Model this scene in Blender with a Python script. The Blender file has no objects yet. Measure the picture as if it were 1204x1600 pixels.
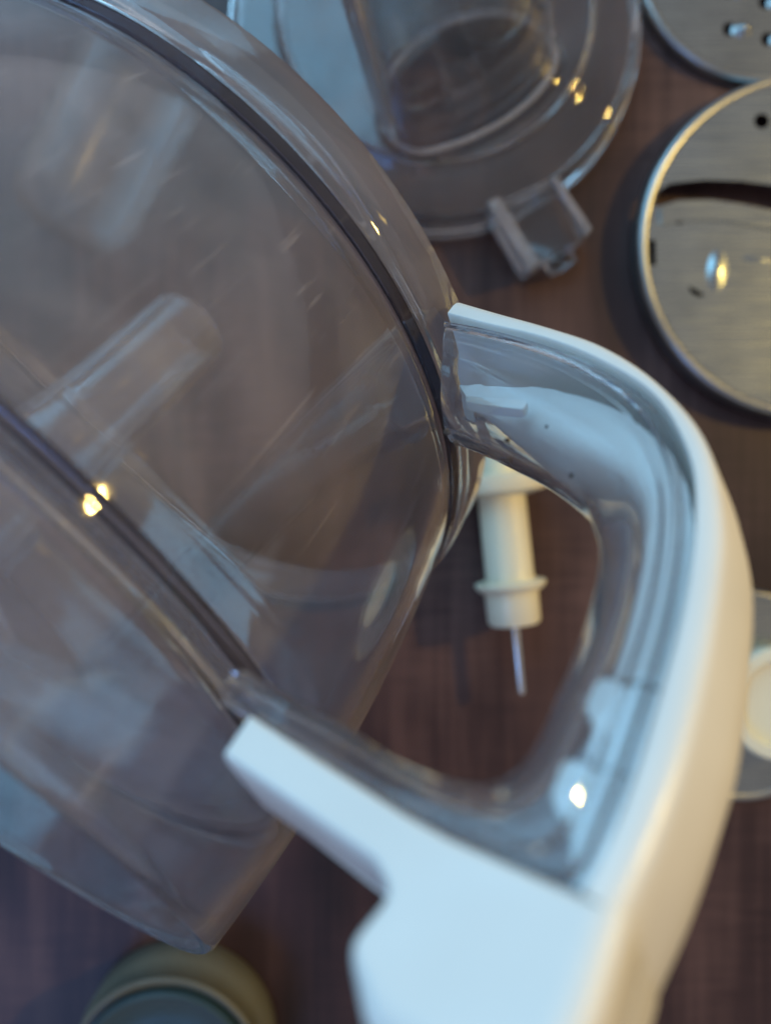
import bpy, bmesh, math, random
from mathutils import Vector, Matrix
random.seed(4)
S = bpy.context.scene
COL = S.collection

# ---------------------------------------------------------------- camera
CAM_H = 0.2915                       # camera height above the table top
FPX = 1244.0                         # focal length in photograph pixels (1204 x 1600)
cd = bpy.data.cameras.new('camera')
cam = bpy.data.objects.new('camera', cd); COL.objects.link(cam)
cam.location = (0, 0, CAM_H); cam.rotation_euler = (0, 0, 0)
cd.sensor_fit = 'AUTO'; cd.sensor_width = 36.0; cd.lens = 36.0 * FPX / 1600.0
cd.clip_start = 0.005; cd.clip_end = 50
cd.dof.use_dof = True; cd.dof.focus_distance = 0.148
cd.dof.aperture_fstop = 28.0 / 3.3
S.camera = cam

# ---------------------------------------------------------------- world, lamps, exposure
W = bpy.data.worlds.new('World'); S.world = W; W.use_nodes = True
bg = W.node_tree.nodes['Background']
bg.inputs['Color'].default_value = (1.0, 0.95, 0.99, 1); bg.inputs['Strength'].default_value = 0.27

def aim(o, target):
    d = Vector(target) - o.location
    o.rotation_euler = d.to_track_quat('-Z', 'Y').to_euler()
def area(name, loc, target, sx, sy, power, color):
    l = bpy.data.lights.new(name, 'AREA'); l.shape = 'RECTANGLE'; l.size = sx; l.size_y = sy
    l.energy = power; l.color = color
    o = bpy.data.objects.new(name, l); COL.objects.link(o); o.location = loc; aim(o, target); return o
area('window_light', (-0.55, 0.88, 0.86), (0.03, 0.0, 0.12), 1.1, 1.35, 13.5, (0.26, 0.66, 1.0))
area('side_window_light', (-0.56, -0.68, 0.92), (-0.08, -0.1, 0.05), 0.40, 0.50, 2.4, (0.10, 0.36, 1.0))
for bx, by, bz in ((1.02, 0.30, 0.80), (1.05, 0.34, 0.83)):
    l = bpy.data.lights.new('bulb_light', 'POINT'); l.energy = 15.5; l.color = (1.0, 0.66, 0.16); l.shadow_soft_size = 0.028
    o = bpy.data.objects.new('bulb_light', l); COL.objects.link(o); o.location = (bx, by, bz)

S.view_settings.view_transform = 'Standard'; S.view_settings.look = 'None'
S.view_settings.exposure = 0.18; S.view_settings.gamma = 1.0
cy = S.cycles
cy.max_bounces = 28; cy.transmission_bounces = 24; cy.glossy_bounces = 10; cy.diffuse_bounces = 4
cy.transparent_max_bounces = 24
cy.caustics_reflective = True; cy.caustics_refractive = True; cy.blur_glossy = 0.3
cy.sample_clamp_indirect = 4.0; cy.sample_clamp_direct = 0
cy.use_denoising = True

# ---------------------------------------------------------------- helpers
def at(u, v, h=0.0):
    """world point at height h seen at photograph pixel (u, v)"""
    d = CAM_H - h
    return Vector(((u - 602.0) / FPX * d, (800.0 - v) / FPX * d, h))
def pxr(r, h=0.0): return r / FPX * (CAM_H - h)

def finish(me, mat, ang=40):
    me.materials.append(mat)
    me.polygons.foreach_set('use_smooth', [True] * len(me.polygons))
    me.set_sharp_from_angle(angle=math.radians(ang))
    me.update()
def mk(name, verts, faces, mat, parent=None, ang=40, loc=None):
    me = bpy.data.meshes.new(name); me.from_pydata([tuple(v) for v in verts], [], faces)
    bm = bmesh.new(); bm.from_mesh(me); bmesh.ops.remove_doubles(bm, verts=bm.verts, dist=1e-7)
    bmesh.ops.recalc_face_normals(bm, faces=bm.faces); bm.to_mesh(me); bm.free()
    finish(me, mat, ang)
    o = bpy.data.objects.new(name, me); COL.objects.link(o)
    if parent: o.parent = parent
    if loc is not None: o.location = loc
    return o
def empty(name, label, cat, loc=(0, 0, 0), group=None):
    o = bpy.data.objects.new(name, None); COL.objects.link(o); o.location = loc
    o.empty_display_size = 0.02; o['label'] = label; o['category'] = cat
    if group: o['group'] = group
    return o
def lathe(prof, n=96):
    """closed solid of revolution about z; prof = closed loop of (r, z)"""
    vs, fs = [], []; m = len(prof)
    for i in range(n):
        a = 2 * math.pi * i / n
        for r, z in prof: vs.append((r * math.cos(a), r * math.sin(a), z))
    for i in range(n):
        j = (i + 1) % n
        for k in range(m):
            l = (k + 1) % m
            if prof[k][0] < 1e-6 and prof[l][0] < 1e-6: continue
            if prof[k][0] < 1e-6: fs.append((i*m+k, i*m+l, j*m+l))
            elif prof[l][0] < 1e-6: fs.append((i*m+k, i*m+l, j*m+k))
            else: fs.append((i*m+k, i*m+l, j*m+l, j*m+k))
    return vs, fs
def loft(secs, cap=True, wrap=False):
    vs, fs = [], []; m = len(secs[0]); n = len(secs)
    for s in secs: vs += [tuple(p) for p in s]
    for i in range(n if wrap else n - 1):
        j = (i + 1) % n
        for k in range(m):
            l = (k + 1) % m
            fs.append((i*m+k, i*m+l, j*m+l, j*m+k))
    if cap and not wrap:
        fs.append(tuple(range(m))[::-1]); fs.append(tuple((n-1)*m + k for k in range(m)))
    return vs, fs
def catmull(pts, sub=6, closed=False):
    pts = [Vector(p) for p in pts]; n = len(pts); out = []
    rng = range(n if closed else n - 1)
    for i in rng:
        if closed: p0, p1, p2, p3 = pts[i-1], pts[i], pts[(i+1) % n], pts[(i+2) % n]
        else:
            p1, p2 = pts[i], pts[i+1]
            p0 = pts[i-1] if i else p1 * 2 - p2
            p3 = pts[i+2] if i + 2 < n else p2 * 2 - p1
        for s in range(sub):
            t = s / sub
            out.append(0.5 * ((2*p1) + (p2-p0)*t + (2*p0-5*p1+4*p2-p3)*t*t + (3*p1-p0-3*p2+p3)*t*t*t))
    if not closed: out.append(pts[-1])
    return out
def round_poly(pts, r, seg=5):
    """fillet the corners of a closed 2D polygon; r = radius or list of radii"""
    out = []; n = len(pts)
    for i in range(n):
        p = Vector(pts[i]); a = Vector(pts[i-1]) - p; b = Vector(pts[(i+1) % n]) - p
        ri = r[i] if isinstance(r, (list, tuple)) else r
        if ri <= 0: out.append(p); continue
        ang = a.angle(b); t = min(ri / max(math.tan(ang/2), 1e-3), a.length*.45, b.length*.45)
        p1 = p + a.normalized()*t; p2 = p + b.normalized()*t
        for s in range(seg + 1):
            u = s/seg; out.append(p1*(1-u)**2 + p*2*u*(1-u) + p2*u*u)
    return out
def prism(name, pts, z0, z1, bev, mat, parent=None, fn=None, ang=40):
    """bevelled extrusion of a 2D outline; fn maps (x, y, z) to local space"""
    fn = fn or (lambda x, y, z: (x, y, z))
    bm = bmesh.new()
    b = [bm.verts.new((p[0], p[1], z0)) for p in pts]; t = [bm.verts.new((p[0], p[1], z1)) for p in pts]
    fb = bm.faces.new(b[::-1]); ft = bm.faces.new(t); n = len(pts)
    for k in range(n): bm.faces.new((b[k], b[(k+1) % n], t[(k+1) % n], t[k]))
    if bev > 0:
        es = list(fb.edges) + list(ft.edges)
        bmesh.ops.bevel(bm, geom=es, offset=bev, segments=4, affect='EDGES', profile=0.5)
    bm.verts.ensure_lookup_table(); bm.verts.index_update()
    vs = [fn(*v.co) for v in bm.verts]; fs = [[v.index for v in f.verts] for f in bm.faces]; bm.free()
    return mk(name, vs, fs, mat, parent, ang)
def sheet(name, outline, holes, z, th, mat, parent):
    """flat sheet with real holes"""
    cu = bpy.data.curves.new(name, 'CURVE'); cu.dimensions = '2D'; cu.fill_mode = 'BOTH'; cu.extrude = th/2
    cu.bevel_depth = 0.0
    for loop in [outline] + holes:
        sp = cu.splines.new('POLY'); sp.points.add(len(loop) - 1)
        for p, q in zip(sp.points, loop): p.co = (q[0], q[1], 0, 1)
        sp.use_cyclic_u = True
    tmp = bpy.data.objects.new('tmp', cu); COL.objects.link(tmp)
    bpy.context.view_layer.update()
    me = bpy.data.meshes.new_from_object(tmp.evaluated_get(bpy.context.evaluated_depsgraph_get()))
    bpy.data.objects.remove(tmp); me.name = name
    finish(me, mat, 30) if not me.materials else None
    if me.materials[0] is not mat: me.materials[0] = mat
    o = bpy.data.objects.new(name, me); COL.objects.link(o); o.parent = parent; o.location = (0, 0, z)
    return o
def circle(cx, cy, r, n=64): return [(cx + r*math.cos(2*math.pi*i/n), cy + r*math.sin(2*math.pi*i/n)) for i in range(n)]

# ---------------------------------------------------------------- materials
def mat(name, base=(.5, .5, .5), rough=.5, metal=0, spec=.5, coat=0):
    m = bpy.data.materials.new(name); m.use_nodes = True
    b = m.node_tree.nodes['Principled BSDF']
    b.inputs['Base Color'].default_value = (*base, 1); b.inputs['Roughness'].default_value = rough
    b.inputs['Metallic'].default_value = metal; b.inputs['Specular IOR Level'].default_value = spec
    b.inputs['Coat Weight'].default_value = coat
    return m, m.node_tree, b
def nd(nt, typ, **kw):
    n = nt.nodes.new(typ)
    for k, v in kw.items():
        if k in n.inputs: n.inputs[k].default_value = v
        else: setattr(n, k, v)
    return n
def coords(nt, scale=(1, 1, 1)):
    tc = nd(nt, 'ShaderNodeTexCoord'); mp = nd(nt, 'ShaderNodeMapping'); mp.inputs['Scale'].default_value = scale
    nt.links.new(tc.outputs['Object'], mp.inputs['Vector']); return mp.outputs['Vector']
def ramp(nt, fac, stops):
    r = nd(nt, 'ShaderNodeValToRGB'); e = r.color_ramp.elements
    while len(e) < len(stops): e.new(0.5)
    for el, (p, c) in zip(e, stops): el.position = p; el.color = (*c, 1)
    nt.links.new(fac, r.inputs['Fac']); return r.outputs['Color']

def clear_plastic(name, tint=(.97, .97, .975), haze=.03, r0=.01, r1=.06):
    m = bpy.data.materials.new(name); m.use_nodes = True; nt = m.node_tree
    nt.nodes.remove(nt.nodes['Principled BSDF']); out = nt.nodes['Material Output']
    v = coords(nt)
    n1 = nd(nt, 'ShaderNodeTexNoise', Scale=60.0, Detail=6.0); nt.links.new(v, n1.inputs['Vector'])
    mr = nd(nt, 'ShaderNodeMapRange'); mr.inputs['From Min'].default_value = .4; mr.inputs['From Max'].default_value = .75
    mr.inputs['To Min'].default_value = r0; mr.inputs['To Max'].default_value = r1
    nt.links.new(n1.outputs['Fac'], mr.inputs['Value'])
    g = nd(nt, 'ShaderNodeBsdfGlass', IOR=1.49); g.inputs['Color'].default_value = (*tint, 1)
    nt.links.new(mr.outputs['Result'], g.inputs['Roughness'])
    d = nd(nt, 'ShaderNodeBsdfDiffuse'); d.inputs['Color'].default_value = (.72, .70, .78, 1)
    mx = nd(nt, 'ShaderNodeMixShader'); mx.inputs[0].default_value = haze
    nt.links.new(g.outputs[0], mx.inputs[1]); nt.links.new(d.outputs[0], mx.inputs[2])
    n3 = nd(nt, 'ShaderNodeTexNoise', Scale=24.0, Detail=5.0, Roughness=.6, Distortion=1.2); nt.links.new(v, n3.inputs['Vector'])
    m3 = nd(nt, 'ShaderNodeMapRange'); m3.inputs['From Min'].default_value = .42; m3.inputs['From Max'].default_value = .72
    m3.inputs['To Min'].default_value = haze*.7; m3.inputs['To Max'].default_value = haze*1.7
    nt.links.new(n3.outputs['Fac'], m3.inputs['Value'])
    vs_ = coords(nt, (700, 700, 14)); n4 = nd(nt, 'ShaderNodeTexNoise', Scale=1.0, Detail=2.0); nt.links.new(vs_, n4.inputs['Vector'])
    m4 = nd(nt, 'ShaderNodeMapRange'); m4.inputs['From Min'].default_value = .64; m4.inputs['From Max'].default_value = .76; m4.inputs['To Max'].default_value = haze*1.5
    nt.links.new(n4.outputs['Fac'], m4.inputs['Value'])
    ad = nd(nt, 'ShaderNodeMath', operation='ADD'); nt.links.new(m3.outputs['Result'], ad.inputs[0]); nt.links.new(m4.outputs['Result'], ad.inputs[1])
    nt.links.new(ad.outputs[0], mx.inputs[0])
    # fine scuffs
    n2 = nd(nt, 'ShaderNodeTexNoise', Scale=900.0, Detail=2.0); nt.links.new(v, n2.inputs['Vector'])
    bp = nd(nt, 'ShaderNodeBump', Strength=.02, Distance=.0004); nt.links.new(n2.outputs['Fac'], bp.inputs['Height'])
    nt.links.new(bp.outputs['Normal'], g.inputs['Normal'])
    nt.links.new(mx.outputs[0], out.inputs['Surface']); return m
M_clear = clear_plastic('clear_bowl_plastic', haze=.065)
M_clear_handle = clear_plastic('clear_handle_plastic', haze=.03, r0=.01, r1=.05)

def thin_plastic(name, tint=(.97, .97, .975), haze=.02, rough=.06):
    """thin clear wall: light goes straight through, gloss grows towards grazing angles"""
    m = bpy.data.materials.new(name); m.use_nodes = True; nt = m.node_tree
    nt.nodes.remove(nt.nodes['Principled BSDF']); out = nt.nodes['Material Output']
    lw = nd(nt, 'ShaderNodeLayerWeight', Blend=.5)
    p5 = nd(nt, 'ShaderNodeMath', operation='POWER'); p5.inputs[1].default_value = 3.0; nt.links.new(lw.outputs['Facing'], p5.inputs[0])
    fr = nd(nt, 'ShaderNodeMath', operation='MULTIPLY_ADD'); fr.inputs[1].default_value = .9; fr.inputs[2].default_value = .012; nt.links.new(p5.outputs[0], fr.inputs[0])
    t = nd(nt, 'ShaderNodeBsdfTransparent'); t.inputs['Color'].default_value = (*tint, 1)
    g = nd(nt, 'ShaderNodeBsdfGlossy', Roughness=rough)
    d = nd(nt, 'ShaderNodeBsdfDiffuse'); d.inputs['Color'].default_value = (.7, .71, .73, 1)
    m1 = nd(nt, 'ShaderNodeMixShader'); nt.links.new(fr.outputs[0], m1.inputs[0]); nt.links.new(t.outputs[0], m1.inputs[1]); nt.links.new(g.outputs[0], m1.inputs[2])
    m2 = nd(nt, 'ShaderNodeMixShader'); m2.inputs[0].default_value = haze
    nt.links.new(m1.outputs[0], m2.inputs[1]); nt.links.new(d.outputs[0], m2.inputs[2]); nt.links.new(m2.outputs[0], out.inputs['Surface'])
    v = coords(nt); n2 = nd(nt, 'ShaderNodeTexNoise', Scale=220.0, Detail=3.0); nt.links.new(v, n2.inputs['Vector'])
    bp = nd(nt, 'ShaderNodeBump', Strength=.04, Distance=.0006); nt.links.new(n2.outputs['Fac'], bp.inputs['Height'])
    nt.links.new(bp.outputs['Normal'], g.inputs['Normal'])
    return m
M_clear_lid = clear_plastic('clear_lid_plastic', haze=.02, r0=.02, r1=.07)
M_chute = thin_plastic('clear_chute_plastic', haze=.012, rough=.05)
M_edge_glint = clear_plastic('edge_glint_plastic', haze=.18, r0=.03, r1=.1)  # extra pale haze puts bright edge highlights into the colour
M_deck = clear_plastic('scuffed_deck_plastic', haze=.03, r0=.12, r1=.26)
M_thin = thin_plastic('frosted_cup_plastic', haze=.02, rough=.25)
M_shade_ring = clear_plastic('shade_ring_plastic', tint=(.46, .46, .52), haze=.03)  # dark tint stands in for darkness refracted at the bowl's ledges

def plastic(name, base, rough, var=.06):
    m, nt, b = mat(name, base, rough, 0, .5)
    v = coords(nt)
    n = nd(nt, 'ShaderNodeTexNoise', Scale=45.0, Detail=5.0); nt.links.new(v, n.inputs['Vector'])
    c = ramp(nt, n.outputs['Fac'], [(.3, tuple(x*(1-var) for x in base)), (.7, base)])
    nt.links.new(c, b.inputs['Base Color'])
    nr = nd(nt, 'ShaderNodeTexNoise', Scale=30.0, Detail=6.0, Distortion=1.0); nt.links.new(v, nr.inputs['Vector'])
    mr = nd(nt, 'ShaderNodeMapRange'); mr.inputs['From Min'].default_value = .35; mr.inputs['From Max'].default_value = .7
    mr.inputs['To Min'].default_value = rough - .1; mr.inputs['To Max'].default_value = rough + .15
    nt.links.new(nr.outputs['Fac'], mr.inputs['Value']); nt.links.new(mr.outputs['Result'], b.inputs['Roughness'])
    n2 = nd(nt, 'ShaderNodeTexNoise', Scale=1800.0, Detail=2.0); nt.links.new(v, n2.inputs['Vector'])
    bp = nd(nt, 'ShaderNodeBump', Strength=.12, Distance=.0003); nt.links.new(n2.outputs['Fac'], bp.inputs['Height'])
    nt.links.new(bp.outputs['Normal'], b.inputs['Normal'])
    return m
M_white = plastic('white_plastic', (.80, .80, .76), .38)
M_cream = plastic('cream_plastic', (.76, .72, .55), .42)
M_khaki = plastic('khaki_plastic', (.125, .125, .10), .5, .2)
M_teal = plastic('dark_teal_plastic', (.030, .064, .082), .3, .2)
M_speck = plastic('brown_crumb', (.05, .03, .02), .7, .3)

def metal(name, base, rough, sc=(40, 900, 40)):
    m, nt, b = mat(name, base, rough, 1.0)
    v = coords(nt, sc); n = nd(nt, 'ShaderNodeTexNoise', Scale=1.0, Detail=4.0); nt.links.new(v, n.inputs['Vector'])
    mr = nd(nt, 'ShaderNodeMapRange'); mr.inputs['To Min'].default_value = rough - .1; mr.inputs['To Max'].default_value = rough + .12
    nt.links.new(n.outputs['Fac'], mr.inputs['Value']); nt.links.new(mr.outputs['Result'], b.inputs['Roughness'])
    v2 = coords(nt); n3 = nd(nt, 'ShaderNodeTexNoise', Scale=55.0, Detail=4.0); nt.links.new(v2, n3.inputs['Vector'])
    c = ramp(nt, n3.outputs['Fac'], [(.3, tuple(x*.82 for x in base)), (.7, base)]); nt.links.new(c, b.inputs['Base Color'])
    return m
M_steel = metal('brushed_steel', (.40, .45, .46), .25)
M_steel_dark = metal('dull_steel', (.36, .39, .39), .28)
M_rim = metal('polished_rim_steel', (.40, .42, .42), .33, (60, 60, 60))
M_rod = metal('rod_steel', (.75, .72, .66), .25, (60, 60, 60))

def wood():
    m, nt, b = mat('dark_wood_laminate', (.06, .035, .028), .44, 0, .38)
    L = nt.links.new
    v = coords(nt, (55, 4.5, 1)); n = nd(nt, 'ShaderNodeTexNoise', Scale=1.0, Detail=9.0, Roughness=.62, Distortion=.5); L(v, n.inputs['Vector'])
    v2 = coords(nt, (420, 16, 1)); n2 = nd(nt, 'ShaderNodeTexNoise', Scale=1.0, Detail=4.0); L(v2, n2.inputs['Vector'])
    v3 = coords(nt, (35, 330, 1)); n3 = nd(nt, 'ShaderNodeTexNoise', Scale=1.0, Detail=3.0); L(v3, n3.inputs['Vector'])
    v4 = coords(nt, (17, 11, 1)); n4 = nd(nt, 'ShaderNodeTexNoise', Scale=1.0, Detail=3.0); L(v4, n4.inputs['Vector'])
    a1 = nd(nt, 'ShaderNodeMath', operation='MULTIPLY'); a1.inputs[1].default_value = .36; L(n.outputs['Fac'], a1.inputs[0])
    a2 = nd(nt, 'ShaderNodeMath', operation='MULTIPLY_ADD'); a2.inputs[1].default_value = .18; L(n2.outputs['Fac'], a2.inputs[0]); L(a1.outputs[0], a2.inputs[2])
    v5 = coords(nt, (14, 18, 1)); n5 = nd(nt, 'ShaderNodeTexNoise', Scale=1.0, Detail=2.0); L(v5, n5.inputs['Vector'])
    pm = nd(nt, 'ShaderNodeMapRange'); pm.inputs['From Min'].default_value = .42; pm.inputs['From Max'].default_value = .66; pm.inputs['To Min'].default_value = .15; L(n5.outputs['Fac'], pm.inputs['Value'])
    c0 = nd(nt, 'ShaderNodeMath', operation='SUBTRACT'); c0.inputs[1].default_value = .5; L(n3.outputs['Fac'], c0.inputs[0])
    c1 = nd(nt, 'ShaderNodeMath', operation='MULTIPLY'); L(c0.outputs[0], c1.inputs[0]); L(pm.outputs['Result'], c1.inputs[1])
    c2 = nd(nt, 'ShaderNodeMath', operation='ADD'); c2.inputs[1].default_value = .5; L(c1.outputs[0], c2.inputs[0])
    a3 = nd(nt, 'ShaderNodeMath', operation='MULTIPLY_ADD'); a3.inputs[1].default_value = .27; L(c2.outputs[0], a3.inputs[0]); L(a2.outputs[0], a3.inputs[2])
    a4 = nd(nt, 'ShaderNodeMath', operation='MULTIPLY_ADD'); a4.inputs[1].default_value = .62; L(n4.outputs['Fac'], a4.inputs[0]); L(a3.outputs[0], a4.inputs[2])
    c = ramp(nt, a4.outputs[0], [(.53, (.011, .0055, .006)), (.69, (.041, .0195, .0195)), (.87, (.112, .060, .052))])
    L(c, b.inputs['Base Color'])
    bp = nd(nt, 'ShaderNodeBump', Strength=.12, Distance=.0006); L(a3.outputs[0], bp.inputs['Height']); L(bp.outputs['Normal'], b.inputs['Normal'])
    return m
M_wood = wood()

# ---------------------------------------------------------------- the table top
vs = [(-1.5, -1.5, 0), (1.5, -1.5, 0), (1.5, 1.5, 0), (-1.5, 1.5, 0), (-1.5, -1.5, -.03), (1.5, -1.5, -.03), (1.5, 1.5, -.03), (-1.5, 1.5, -.03)]
tb = mk('tabletop', vs, [(0,1,2,3), (7,6,5,4), (0,4,5,1), (1,5,6,2), (2,6,7,3), (3,7,4,0)], M_wood)
tb['kind'] = 'structure'; tb['label'] = 'dark brown wood grain tabletop'

# ---------------------------------------------------------------- the clear bowl, tilted on its rim edge
H = Vector((0.82504831, -0.10431552, 0.55534994))       # radial direction of the handle
N = Vector((-0.3224719, 0.72013402, 0.61434425))        # normal of the handle's lit side
A = Vector((0.46401203, 0.68594844, -0.56050654))       # bowl axis, base to rim
P = Vector((-0.05972245, 0.04171794, -0.21173025 + CAM_H))
bowl = empty('food_processor_bowl', 'large clear plastic food processor bowl tipped over, with white backed handle', 'bowl', P)
bowl.rotation_euler = Matrix((H, -N, A)).transposed().to_euler()

def wall_r(z):
    u = (z + .0104) / -.0944
    return (.0893 + .0025*u + .0145*u*(1-u))
prof = [(.0902, .0050), (.0910, .0049), (.0916, .0042), (.0918, -.0060), (.0914, -.0076), (.0907, -.0084), (.0897, -.0090), (.0893, -.0098), (.0893, -.0125)]
for k in range(1, 71):
    z = -.0125 - k * (.1075 - .0125) / 70; prof.append((wall_r(z) + .0005, z))
prof += [(.0912, -.1086), (.0904, -.1090), (.0894, -.1086), (.0892, -.1075)]
for z in (-.104, -.101, -.098, -.095, -.092, -.089, -.086): prof.append((wall_r(z) - .0022, z))
prof += [(.0895, -.0832), (.0880, -.0826), (.0800, -.0824), (.0500, -.0824), (.0140, -.0824), (.0118, -.0826), (.0100, -.0815), (.0098, -.078), (.0092, .0105), (.0094, .0118), (.0103, .0124), (.0112, .0118), (.0115, .0105),
         (.0117, -.021), (.0120, -.060), (.0128, -.072), (.0146, -.0785), (.0180, -.0800), (.0500, -.0800), (.0800, -.0800), (.0880, -.0796), (.0905, -.0780), (.0913, -.0755)]
for k in range(0, 45):
    z = -.072 + k * (.072 - .016) / 44; prof.append((wall_r(z) - .0020, z))
prof += [(.0870, -.0125), (.0872, -.0095), (.0880, -.0080), (.0888, -.0072), (.0892, -.0060), (.0894, .0042), (.0897, .0049)]
v_, f_ = lathe(prof, 224)
mk('bowl_body', v_, f_, M_clear, bowl, ang=50)

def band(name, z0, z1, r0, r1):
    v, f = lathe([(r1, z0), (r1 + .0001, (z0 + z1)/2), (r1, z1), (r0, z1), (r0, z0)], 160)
    return mk(name, v, f, M_shade_ring, bowl, ang=50)
band('shoulder_shade_ring', -.0122, -.0094, .0898, .0907)  # added ring, its tint paints the dark refraction under the collar
band('floor_shade_ring', -.0818, -.0794, .0938, .0949)  # added ring, painted dark like the refracted line at the floor

def loc(z, r, w):      # handle coordinates in mm (axis, radius, side) to bowl space
    return (r/1000, -w/1000, z/1000)

# clear grip: a U channel swept along the handle loop; I = inside edge, O = seam edge
IO = [((-22.5, 95), (-6.6, 93.5)), ((-25.5, 103), (-9.5, 104)), ((-28.5, 110), (-14, 116)), ((-33.5, 120), (-20, 127)), ((-40.3, 129.5), (-29, 138)),
      ((-49.0, 135.6), (-41, 145.5)), ((-56, 138.6), (-52, 149)), ((-66, 140.3), (-65, 151)), ((-75.5, 140.5), (-78, 151.6)), ((-84, 140.2), (-89, 151.6)),
      ((-87.6, 138), (-96.4, 150.4)), ((-89.2, 133.5), (-96.2, 143)), ((-88.8, 127.0), (-95.2, 134)), ((-87.2, 120), (-93.4, 125)), ((-85.6, 110), (-91.5, 111)), ((-84.2, 98), (-90, 98))]
Ic = catmull([Vector((a[0], a[1])) for a, b in IO], 5); Oc = catmull([Vector((b[0], b[1])) for a, b in IO], 5)
secs = []
for a, b in zip(Ic, Oc):
    d = b - a; L = d.length; d = d.normalized(); R = min(10.5, L*.45); Rb = min(13, L*.86); g = min(.7, L*.06); t = min(2.0, L*.25); n_ = 9
    e = min(1.0, L/16)
    pts = [(L, 11.0), (L - 1.0*e, 11.0), (L - 1.4*e, 12.3), (L - 2.2*e, 12.3), (L - 2.7*e, 11.5), (L - 4.2*e, 11.5), (L - 4.8*e, 12.0)]
    for k in range(n_ + 1):
        q = math.pi/2*k/n_; pts.append((R*(1 - math.sin(q)), 5 + 7*math.cos(q)))
    for k in range(n_, -1, -1):
        q = math.pi/2*k/n_; pts.append((Rb*(1 - math.sin(q)), 2 - 14*math.cos(q)))
    pts += [(L, -12), (L, -10)]
    Ri = R - t*.4; Rbi = Rb - t*.4
    for k in range(n_ + 1):
        q = math.pi/2*k/n_; pts.append((t + Rbi*(1 - math.sin(q)), 2 - 12.0*math.cos(q)))
    for k in range(n_, -1, -1):
        q = math.pi/2*k/n_; pts.append((t + Ri*(1 - math.sin(q)), 4 + 6.0*math.cos(q)))
    pts.append((L, 9.8))
    si = len(secs); fade = max(0, 1 - si/9.0)
    fe = max(0, 1 - (len(Ic) - 1 - si)/6.0)
    secs.append([loc(a.x + d.x*q, a.y + d.y*q + fade*5.5*(w + 12)/24*min(1, max(0, (L - q)/L + .12)) + fe*5*(w + 12)/24, w) for q, w in pts])
v_, f_ = loft(secs)
grip = mk('handle_grip', v_, f_, M_clear_handle, bowl, ang=38)

# white cover along the back of the handle
OUT = [(0.6, 94), (-3.9, 104), (-9.2, 116), (-15.0, 127), (-24, 137.6), (-36, 147.2), (-50, 152.6), (-64, 155), (-78, 156), (-88, 155.8), (-97.2, 154.8)]
SEAM = [(-5.0, 94), (-9.0, 104), (-13.6, 116.4), (-19.6, 127.4), (-28.4, 138.5), (-40.6, 146.2), (-52, 149.6), (-65, 151.5), (-78, 152.1), (-88, 152.1), (-96.6, 151.2)]
Cc = catmull([Vector(p) for p in OUT], 6); Sc = catmull([Vector(p) for p in SEAM], 6)
secs = []
for o, s in zip(Cc, Sc):
    d = o - s; L = d.length; d.normalize(); f = min(3.0, L*.8); B = max(0.0, min(1, (o.x + 97)/22))*min(1, max(0, (-o.x)/25 + .3))
    pts = [(0, 9.6), (0, 11.9), (.25, 12.2), (L - f, 12.2), (L - f*.55, 11.95), (L - f*.2, 12.2 - f*.28), (L - f*.03, 12.2 - f*.7), (L + .15 + .3*B, 12.2 - f*1.3), (L + .15 + 1.6*B, 4), (L + .2 + 2.1*B, 0), (L + .15 + 1.85*B, -4), (L + .9*B, -12.2 + f), (L - f*.3 + .7*B, -12.2 + f*.3), (L - f, -12.2), (.25, -12.2), (0, -11.9), (0, -10)]
    secs.append([loc(s.x + d.x*q, s.y + d.y*q, w) for q, w in pts])
v_, f_ = loft(secs)
cover = mk('handle_cover', v_, f_, M_white, bowl, ang=45)
# white core of the cover, seen through the clear grip
K = [(-17, 103, 0.8), (-21, 109, 1.8), (-26.0, 116.5, 4.0), (-33.5, 126, 7.0), (-39.8, 134.6, 8.8), (-46.5, 141.4, 9.4), (-55, 144.0, 9.6), (-65, 145.4, 9.6), (-74, 146.0, 9.6)]
J = [(-12, 98, 0), (-15, 109, 0), (-18.5, 116.5, 0), (-24.5, 127, 0), (-32.5, 137.6, 0), (-42.3, 145.6, 0), (-53, 149.6, 0), (-65, 151.4, 0), (-74, 152.0, 0)]
Kc = catmull([Vector(p) for p in K], 5); Jc = catmull([Vector(p) for p in J], 5)
secs = []
for k, j in zip(Kc, Jc):
    d = Vector((k.x - j.x, k.y - j.y)); L = d.length; d.normalize(); w = k.z; f = min(2.2, L*.4, w*.6)
    pts = [(0, w), (L - f, w), (L - f*.3, w - f*.3), (L, w - f), (L, -w + f), (L - f*.3, -w + f*.3), (L - f, -w), (0, -w)]
    secs.append([loc(j.x + d.x*q, j.y + d.y*q, ww) for q, ww in pts])
v_, f_ = loft(secs)
mk('cover_core', v_, f_, M_white, cover, ang=45)
def slab(name, poly, w0, w1, bev, m, parent, r=0.6):
    pts = round_poly([Vector(p) for p in poly], r, 4)
    return prism(name, [(p.x, p.y) for p in pts], w0, w1, bev, m, parent, fn=lambda z, q, w: loc(z, q, w))
# lower stepped clips of the core
slab('cover_clip', [(-74.5, 152), (-74.5, 145), (-78, 144.6), (-80.5, 146.8), (-84, 147.0), (-84, 152)], -9.3, 9.3, .4, M_white, cover)
slab('cover_clip', [(-84.3, 152), (-84.3, 144.5), (-88.5, 145), (-91, 148.0), (-95.5, 149.6), (-95.8, 152)], -9.1, 9.1, .4, M_white, cover)
# small white retaining rib near the rim
slab('retaining_rib', [(-24.0, 106), (-25.6, 118), (-27.6, 118.4), (-25.4, 106)], 6.0, 7.6, .3, M_white, grip)
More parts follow.
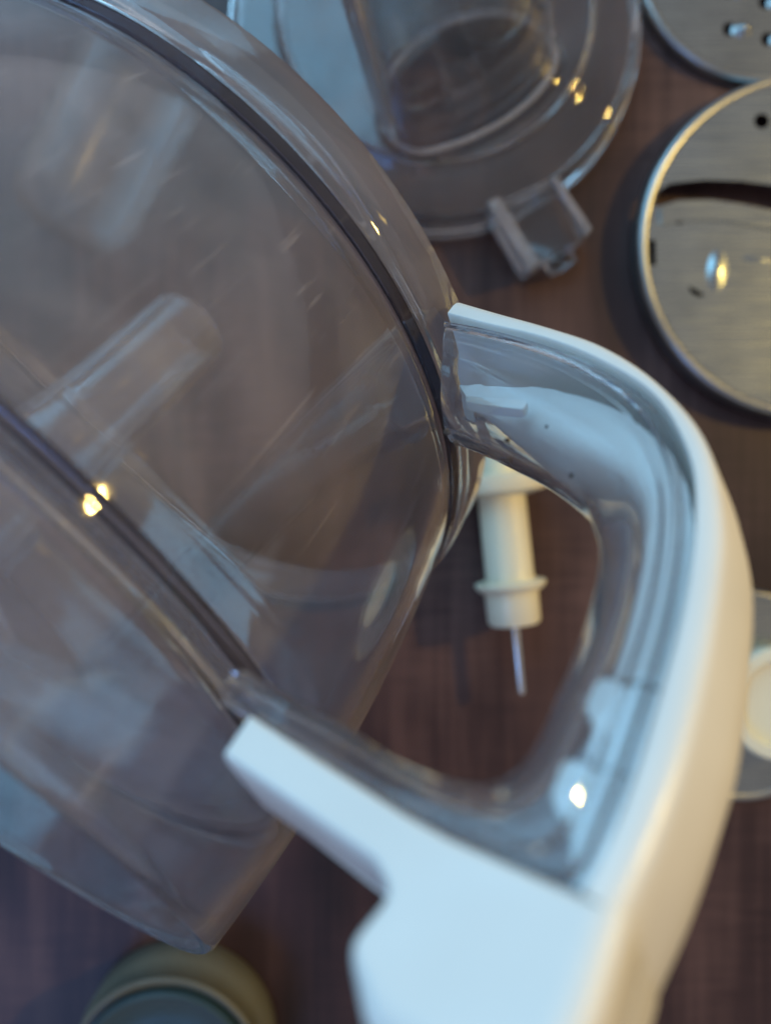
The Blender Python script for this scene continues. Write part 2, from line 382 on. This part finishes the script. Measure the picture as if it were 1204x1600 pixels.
# white arm under the grip, and the foot
full = [(-90.8, 109), (-93.0, 120), (-95.4, 133.4), (-96.0, 138), (-96.65, 152.0), (-96.65, 155.1), (-104, 155.1), (-113.4, 154.6), (-113.4, 138.3), (-108.3, 133.6), (-102.8, 135.2), (-100.9, 132.2), (-98.7, 120), (-96.8, 109)]
rad = [.5, 0, 0, 0, .1, .1, 0, 3.6, 4.2, 3.4, 2.2, 2.0, 0, .5]
def foot_outline(front):
    p = [Vector((z, r if (front or r > 134) else 133.9 + (r - 133.9)*.002)) for z, r in full]
    if not front:
        for i in (0, 1, 2): p[i].x = -95.6 + .05*i
        for i in (11, 12, 13): p[i].x = -101.4
    return round_poly(p, rad, 5)
def front_outline(d):
    """mitred inset of the full outline, corner radii shrinking on outer corners and growing in the notch"""
    P_ = [Vector(p) for p in full]; n = len(P_); out = []; rr = []
    ar_ = sum(P_[i].x*P_[(i+1) % n].y - P_[(i+1) % n].x*P_[i].y for i in range(n)); sg_ = 1 if ar_ > 0 else -1
    for i in range(n):
        e1 = (P_[i] - P_[i-1]).normalized(); e2 = (P_[(i+1) % n] - P_[i]).normalized()
        n1 = Vector((-e1.y, e1.x))*sg_; n2 = Vector((-e2.y, e2.x))*sg_
        out.append(P_[i] + (n1 + n2)*(d/(1 + n1.dot(n2))))
        convex = (e1.x*e2.y - e1.y*e2.x)*sg_ > 0
        rr.append(0 if rad[i] == 0 else (max(rad[i] - d, .04) if convex else rad[i] + d))
    return round_poly(out, rr, 5)
ff = foot_outline(True); fb = foot_outline(False)
area2 = sum(ff[i].x*ff[(i+1) % len(ff)].y - ff[(i+1) % len(ff)].x*ff[i].y for i in range(len(ff))); sgn = 1 if area2 > 0 else -1
def ss(t):
    t = min(1.0, max(0.0, t)); return t*t*(3 - 2*t)
def inset_rear(loop, d):      # rounds only the base edge and outer edge of the block
    out = []
    for p in loop:
        q = p.copy()
        q.x += d*ss((-106.5 - p.x)/6.5); q.y -= d*ss((p.y - 151.8)/2.6)
        out.append(q)
    return out
secs = []
for w, lp_, dd in ((-12.2, fb, 3.0), (-11.3, fb, .9), (-10.2, fb, .2), (-9.2, fb, 0), (0.4, fb, 0), (0.5, ff, .25), (0.9, ff, 0), (9.6, ff, 0)):
    L_ = inset_rear(lp_, dd) if lp_ is fb else front_outline(dd)
    secs.append([loc(p.x, p.y, w) for p in L_])
for k in range(1, 7):
    q = math.pi/2*k/6; d1 = .7*(1 - math.cos(q)); d2 = 2.2*(1 - math.cos(q))
    L_ = front_outline(d1)
    L_ = [Vector((p.x + d2*ss((-106.5 - p.x)/6.5), p.y - d2*ss((p.y - 151.5)/2.6))) for p in L_]
    secs.append([loc(p.x, p.y, 9.6 + 2.65*math.sin(q)) for p in L_])
L_ = [Vector((p.x + 2.2*ss((-106.5 - p.x)/6.5), p.y - 2.2*ss((p.y - 151.5)/2.6))) for p in front_outline(1.1)]
secs.append([loc(p.x, p.y, 12.25) for p in L_])
v_, f_ = loft(secs); mk('handle_foot', v_, f_, M_white, bowl, ang=50)
# crumbs stuck inside the grip
for k, (z, r, w, s) in enumerate([(-36, 108, 9.5, .55), (-38.5, 111, 9.4, .45), (-37, 119, 9.4, .5), (-41, 121, 9.3, .4), (-33.5, 124, 9.5, .3), (-43, 131, 9, .35), (-35, 105, 9, .35)]):
    bm = bmesh.new(); bmesh.ops.create_icosphere(bm, subdivisions=2, radius=s/1000)
    for v in bm.verts: v.co *= random.uniform(.6, 1.2)
    me = bpy.data.meshes.new('crumb'); bm.to_mesh(me); bm.free(); finish(me, M_speck)
    o = bpy.data.objects.new('crumb', me); COL.objects.link(o); o.parent = grip; o.location = loc(z, r, w)

# ---------------------------------------------------------------- the clear lid with its chute
LC = at(678, 57, .0015); LC.z = 0
lid = empty('food_processor_lid', 'round clear plastic lid with tall feed chute lying on the table', 'lid', LC)
lp = [(.0737, .0004), (.0740, .0012), (.0737, .0062), (.0722, .0076), (.0708, .0082), (.0708, .0128), (.0700, .0142), (.0685, .0148), (.0580, .0152), (.0562, .0160), (.0548, .0182), (.0530, .0188), (.0524, .0188),
      (.0524, .0170), (.0532, .0160), (.0545, .0140), (.0560, .0134), (.0670, .0128), (.0686, .0122), (.0688, .0070), (.0700, .0058), (.0716, .0050), (.0718, .0008), (.0724, .0004)]
v_, f_ = lathe(lp, 128); mk('lid_rim', v_, f_, M_clear_lid, lid, ang=50)
base_px = [(604, 200), (645, 236), (715, 223), (790, 186), (844, 138), (866, 92), (846, 52), (790, 26), (735, 30), (685, 48), (638, 84), (606, 130)]
base = [at(u, v, .0195) - LC for u, v in base_px]
bc = catmull([Vector((p.x, p.y)) for p in base], 6, closed=True)
def offset(loop, d):
    n = len(loop); out = []
    for i in range(n):
        t = (loop[(i+1) % n] - loop[i-1]).normalized(); nn = Vector((t.y, -t.x)); out.append(loop[i] + nn*d)
    return out
ar = sum(bc[i].x*bc[(i+1) % len(bc)].y - bc[(i+1) % len(bc)].x*bc[i].y for i in range(len(bc)))
sg = 1 if ar > 0 else -1
cxm = sum(p.x for p in bc)/len(bc); hw = max(p.x for p in bc) - cxm
sheet('lid_deck', circle(0, 0, .0523, 96), [[(p.x, p.y) for p in offset(bc, .0036*sg)][::-1]], .0179, .0018, M_deck, lid)
TOP = .100
def chute_ring(d, z):
    f = (z - .0195)/(TOP - .0195)
    return [(p.x + f*(-.0155 - .0045*(q.x - cxm)/hw), p.y, z) for p, q in zip(offset(bc, d*sg), bc)]
secs = []
for d, z in ((.0034, .0189), (.0018, .0196), (.0006, .0210), (0, .024), (0, .05), (0, TOP - .001), (-.0006, TOP - .0002), (-.0013, TOP), (-.0019, TOP - .0004), (-.0022, TOP - .002), (-.0022, .05), (-.0022, .0200), (-.0018, .0176), (-.0008, .0170), (.0030, .0170)):
    secs.append(chute_ring(d, z))
v_, f_ = loft(secs, wrap=True); chute = mk('feed_chute', v_, f_, M_chute, lid, ang=45)
def tube(name, path, r, m, parent, closed=False, nseg=10):
    path = [Vector(p) for p in path]; n = len(path); secs = []
    for i in range(n):
        if closed: t = path[(i+1) % n] - path[i-1]
        else: t = path[min(i+1, n-1)] - path[max(i-1, 0)]
        t.normalize(); u = t.cross(Vector((.3, .2, 1)).normalized() if abs(t.z) < .8 else Vector((1, .3, 0)).normalized()).normalized(); w = t.cross(u)
        secs.append([path[i] + (u*math.cos(2*math.pi*k/nseg) + w*math.sin(2*math.pi*k/nseg))*r for k in range(nseg)])
    v, f = loft(secs, wrap=closed); return mk(name, v, f, m, parent, ang=60)
base_ring = chute_ring(.0004, .0203)
tube('base_glint_bead', base_ring, .0010, M_edge_glint, chute, True)  # added bead, imitates the bright outline of the chute base
def corner_glint_rib(u, v, r):
    p0 = at(u, v, .0195) - LC
    k = min(range(len(bc)), key=lambda i: (bc[i] - Vector((p0.x, p0.y))).length)
    tube('corner_glint_rib', [chute_ring(-.0003, z)[k] for z in [.0205 + i*(TOP - .0205)/8 for i in range(9)]], r, M_edge_glint, chute)
corner_glint_rib(604, 205, .0026); corner_glint_rib(612, 222, .0011); corner_glint_rib(866, 98, .0010)  # added ribs, their pale haze imitates light streaks on the chute corners

# locking lug on the lid's edge
def lidbox(name, pxs, z0, z1, m=M_clear_lid, bev=.0006, parent=lid):
    hh = (z0 + z1)/2
    pts = [at(u, v, hh) - LC for u, v in pxs]
    pts = round_poly([Vector((p.x, p.y)) for p in pts], .0008, 3)
    return prism(name, [(p.x, p.y) for p in pts], z0, z1, bev, m, parent)
tab = lidbox('locking_tab', [(764, 330), (852, 288), (912, 364), (904, 382), (838, 416), (822, 424)], .0030, .0140, bev=.0012)
lidbox('tab_side_wall', [(756, 326), (775, 317), (838, 418), (820, 434)], .0026, .0158, M_edge_glint, parent=tab)
lidbox('tab_side_wall', [(856, 290), (864, 285), (919, 366), (908, 376)], .0036, .0154, M_edge_glint, parent=tab)
lidbox('tab_foot', [(846, 404), (884, 386), (900, 410), (862, 430)], .0012, .0096, M_clear_lid, bev=.0014, parent=tab)

# small clear measuring cup lying under the tipped bowl
cupc = at(95, 372, .022)
cup = empty('measuring_cup', 'small clear round ended cup lying under the tipped bowl', 'cup', (cupc.x, cupc.y, .0236))
cup.rotation_euler = Vector((.45, .89, .02)).to_track_quat('Z', 'Y').to_euler()
v_, f_ = lathe([(0, 0), (.010, .0006), (.0165, .0035), (.0200, .0085), (.0212, .015), (.0224, .066), (.0230, .067), (.0224, .068), (.0208, .067), (.0196, .015), (.0184, .0095), (.0152, .0052), (.009, .0026), (0, .0020)], 72)
mk('cup_wall', v_, f_, M_thin, cup, ang=50)

# ---------------------------------------------------------------- steel discs
def rim_ring(R, z0, z1, t, m, parent):
    """rolled edge with a short skirt"""
    pr = [(R - t*2.2, z1 - t*.9), (R - t*1.7, z1 - t*.1), (R - t, z1 + t*.35), (R - t*.4, z1 + t*.2), (R, z1 - t*.5), (R + t*.12, z1 - t*1.4), (R + t*.1, z0), (R - t*.25, z0), (R - t*.3, z1 - t*1.6), (R - t*1.2, z1 - t*1.3)]
    v, f = lathe(pr, 128); return mk('rolled_rim', v, f, m, parent, ang=60)

# slicing disc
DZ = .0095; DC = at(1268, 383, DZ); DC.z = 0; DR = pxr(272, DZ)
sd = empty('slicing_disc', 'large round steel slicing disc with a long curved blade slot', 'disc', DC)
def dpx(u, v): q = at(u, v, DZ) - DC; return (q.x, q.y)
slot = [dpx(*p) for p in [(1017, 316), (1024, 300), (1046, 286), (1100, 280), (1160, 282), (1230, 292), (1320, 312), (1420, 345), (1440, 360), (1430, 374), (1330, 348), (1260, 334), (1204, 327), (1160, 318), (1110, 311), (1060, 312), (1026, 322)]]
def chole(u, v, r, n=20):
    c = dpx(u, v); return circle(c[0], c[1], pxr(r, DZ), n)[::-1]
sl2 = [dpx(*p) for p in [(1013, 374), (1024, 374), (1025, 414), (1015, 414)]]
sheet('disc_plate', circle(0, 0, DR - .0008, 128), [slot, chole(1190, 188, 12), chole(1061, 343, 7), sl2, [dpx(*p) for p in [(1076, 446), (1084, 450), (1094, 456), (1104, 458), (1096, 464), (1085, 461), (1078, 455)]], chole(1345, 580, 12), chole(1475, 300, 9)], DZ - .0011, .0012, M_steel, sd)
rim_ring(DR, .0022, DZ, .0021, M_rim, sd)
# blade: a curved strip standing a little proud along the slot
up = catmull([Vector(dpx(*p)) for p in [(1030, 326), (1062, 317), (1110, 315), (1160, 322), (1204, 331), (1262, 339), (1330, 353), (1425, 378)]], 4)
lo = catmull([Vector(dpx(*p)) for p in [(1032, 350), (1062, 346), (1110, 344), (1160, 350), (1204, 359), (1262, 367), (1330, 381), (1420, 404)]], 4)
secs = [[(a.x, a.y, DZ + .0002), (a.x, a.y, DZ + .0006), (b.x, b.y, DZ + .0001), (b.x, b.y, DZ - .0006)] for a, b in zip(up, lo)]
v_, f_ = loft(secs); mk('slicing_blade', v_, f_, M_steel, sd, ang=30)
def bump(name, u, v, ru, rv, hgt, ang, m, parent, pfun):
    c = pfun(u, v); vs, fs = [], []; nr, na = 7, 28
    for i in range(nr + 1):
        t = i/nr; z = hgt*(math.cos(t*math.pi) + 1)/2
        for k in range(na):
            a = 2*math.pi*k/na; x = ru*t*math.cos(a); y = rv*t*math.sin(a)
            vs.append((c[0] + x*math.cos(ang) - y*math.sin(ang), c[1] + x*math.sin(ang) + y*math.cos(ang), z - .0006))
    for i in range(nr):
        for k in range(na):
            fs.append((i*na+k, i*na+(k+1) % na, (i+1)*na+(k+1) % na, (i+1)*na+k))
    o = mk(name, vs, fs, m, parent, ang=70); o.location = (0, 0, 0); return o
b1 = bump('pressed_dimple', 1120, 422, .0058, .0125, .0015, -.10, M_steel, sd, dpx); b1.location.z = DZ - .0004
b2 = bump('pressed_dimple', 1180, 405, .010, .0026, .0009, -.1, M_steel, sd, dpx); b2.location.z = DZ - .0004
v_, f_ = lathe([(.008, 0), (.012, .0008), (.012, DZ - .0025), (.008, DZ - .0025)], 40); mk('hub_collar', v_, f_, M_steel_dark, sd)

# grating disc
GZ = .0048; GC = at(1194, -75, GZ); GC.z = 0; GR = pxr(204, GZ)
gd = empty('grating_disc', 'smaller dark steel grating disc with raised teeth at the upper edge', 'disc', GC)
def gpx(u, v): q = at(u, v, GZ) - GC; return (q.x, q.y)
spots = [(1152, 46), (1212, 62), (1208, 4), (1268, 20), (1150, -14), (1265, -38), (1206, -56), (1150, -72), (1094, -46), (1328, -20), (1322, -78), (1262, -98), (1204, -116), (1146, -132), (1092, -104), (1320, -140), (1258, -160), (1200, -176)]
def gh(u, v):
    c = gpx(u - 12, v - 2); return circle(c[0], c[1], pxr(11, GZ), 14)[::-1]
sheet('disc_plate', circle(0, 0, GR - .0006, 112), [gh(*p) for p in spots], GZ - .0011, .001, M_steel_dark, gd)
rim_ring(GR, .0006, GZ, .0020, M_rim, gd)
tooth = None
for u, v in spots:
    c = gpx(u + 9, v)
    if tooth is None:
        tooth = bump('grating_tooth', u + 9, v, .0043, .0036, .0030, 0, M_rim, gd, lambda a, b: (0, 0)); o = tooth
    else:
        o = tooth.copy(); COL.objects.link(o); o.parent = gd
    o.location = (c[0], c[1], GZ - .0004)

# hub disc behind the handle
HZ = .0045; HC = at(1158, 1086, HZ); HC.z = 0; HR = pxr(167, HZ)
hd = empty('blade_carrier', 'small steel disc with cream plastic hub half hidden behind the handle', 'disc', HC)
v_, f_ = lathe([(0, HZ - .001), (HR - .002, HZ - .001), (HR - .002, HZ), (0, HZ)], 96); mk('disc_plate', v_, f_, M_steel_dark, hd)
rim_ring(HR, .0004, HZ, .0020, M_rim, hd)
hc = at(1218, 1098, .012) - HC; hc.z = 0
v_, f_ = lathe([(0, HZ + .0002), (.0185, HZ + .0002), (.0190, .0115), (.0200, .0125), (.0200, .0140), (.0192, .0148), (.0158, .0148), (.0152, .0142), (.0150, .0110), (0, .0108)], 72)
mk('plastic_hub', v_, f_, M_cream, hd, loc=hc)

# ---------------------------------------------------------------- drive stem lying on the table
AX = .0150
s0 = at(771, 660, AX); s1 = at(803.5, 975, AX)
stem = empty('drive_stem', 'cream plastic drive stem with flange and thin steel rod seen through the handle', 'stem', (s0.x, s0.y, AX))
dirv = (s1 - s0); SL = dirv.length
stem.rotation_euler = dirv.to_track_quat('Z', 'Y').to_euler()
def sl(v): return SL*(v - 660)/(975 - 660)
k = (CAM_H - AX)/FPX
v_, f_ = lathe([(0, 0), (28*k, 0), (31*k, sl(663)), (31*k, sl(748)), (0, sl(748))], 56); mk('stem_stub', v_, f_, M_cream, stem)
v_, f_ = lathe([(0, sl(742)), (68*k, sl(742)), (72*k, sl(745)), (72*k, sl(759)), (68*k, sl(769)), (40*k, sl(775)), (0, sl(775))], 64); mk('flange', v_, f_, M_cream, stem)
v_, f_ = lathe([(0, sl(773)), (37*k, sl(773)), (37.5*k, sl(900)), (40*k, sl(908)), (0, sl(908))], 56); mk('shaft', v_, f_, M_cream, stem)
v_, f_ = lathe([(0, sl(907)), (50*k, sl(907)), (55*k, sl(909)), (55*k, sl(914)), (48*k, sl(922)), (0, sl(922))], 64); mk('collar', v_, f_, M_cream, stem)
v_, f_ = lathe([(0, sl(921)), (42*k, sl(921)), (41*k, sl(970)), (37*k, sl(975)), (0, sl(975))], 56); mk('end_block', v_, f_, M_cream, stem)
v_, f_ = lathe([(0, sl(974)), (7.2*k, sl(974)), (7.2*k, sl(1080)), (5*k, sl(1084)), (0, sl(1084))], 28); mk('steel_rod', v_, f_, M_rod, stem)

# ---------------------------------------------------------------- small round jar at the lower edge
JC = at(286, 1610, 0); JT = at(240, 1645, .024); off = JT - JC
jar = empty('round_jar', 'small round khaki jar with dark teal lid below the tipped bowl', 'jar', (JC.x, JC.y, 0))
off.z = 0
jar.scale = (1.12, 1.12, 1.0)
def slant(vs): return [(x + off.x*z/.024*.35, y + off.y*z/.024*.35, z) for x, y, z in vs]
v_, f_ = lathe([(0, 0), (.0298, 0), (.0306, .001), (.0306, .0120), (.0296, .0135), (.0290, .0200), (.0296, .0215), (.0298, .0238), (.0292, .0246), (.0284, .0246), (.0280, .0240), (.0278, .0222), (0, .0222)], 96)
mk('jar_body', v_, f_, M_khaki, jar)
v_, f_ = lathe([(0, .0223), (.0264, .0223), (.0268, .0245), (.0264, .0262), (.0254, .0267), (.0240, .0260), (.0225, .0248), (.018, .0244), (0, .0242)], 96)
mk('jar_lid', v_, f_, M_teal, jar)
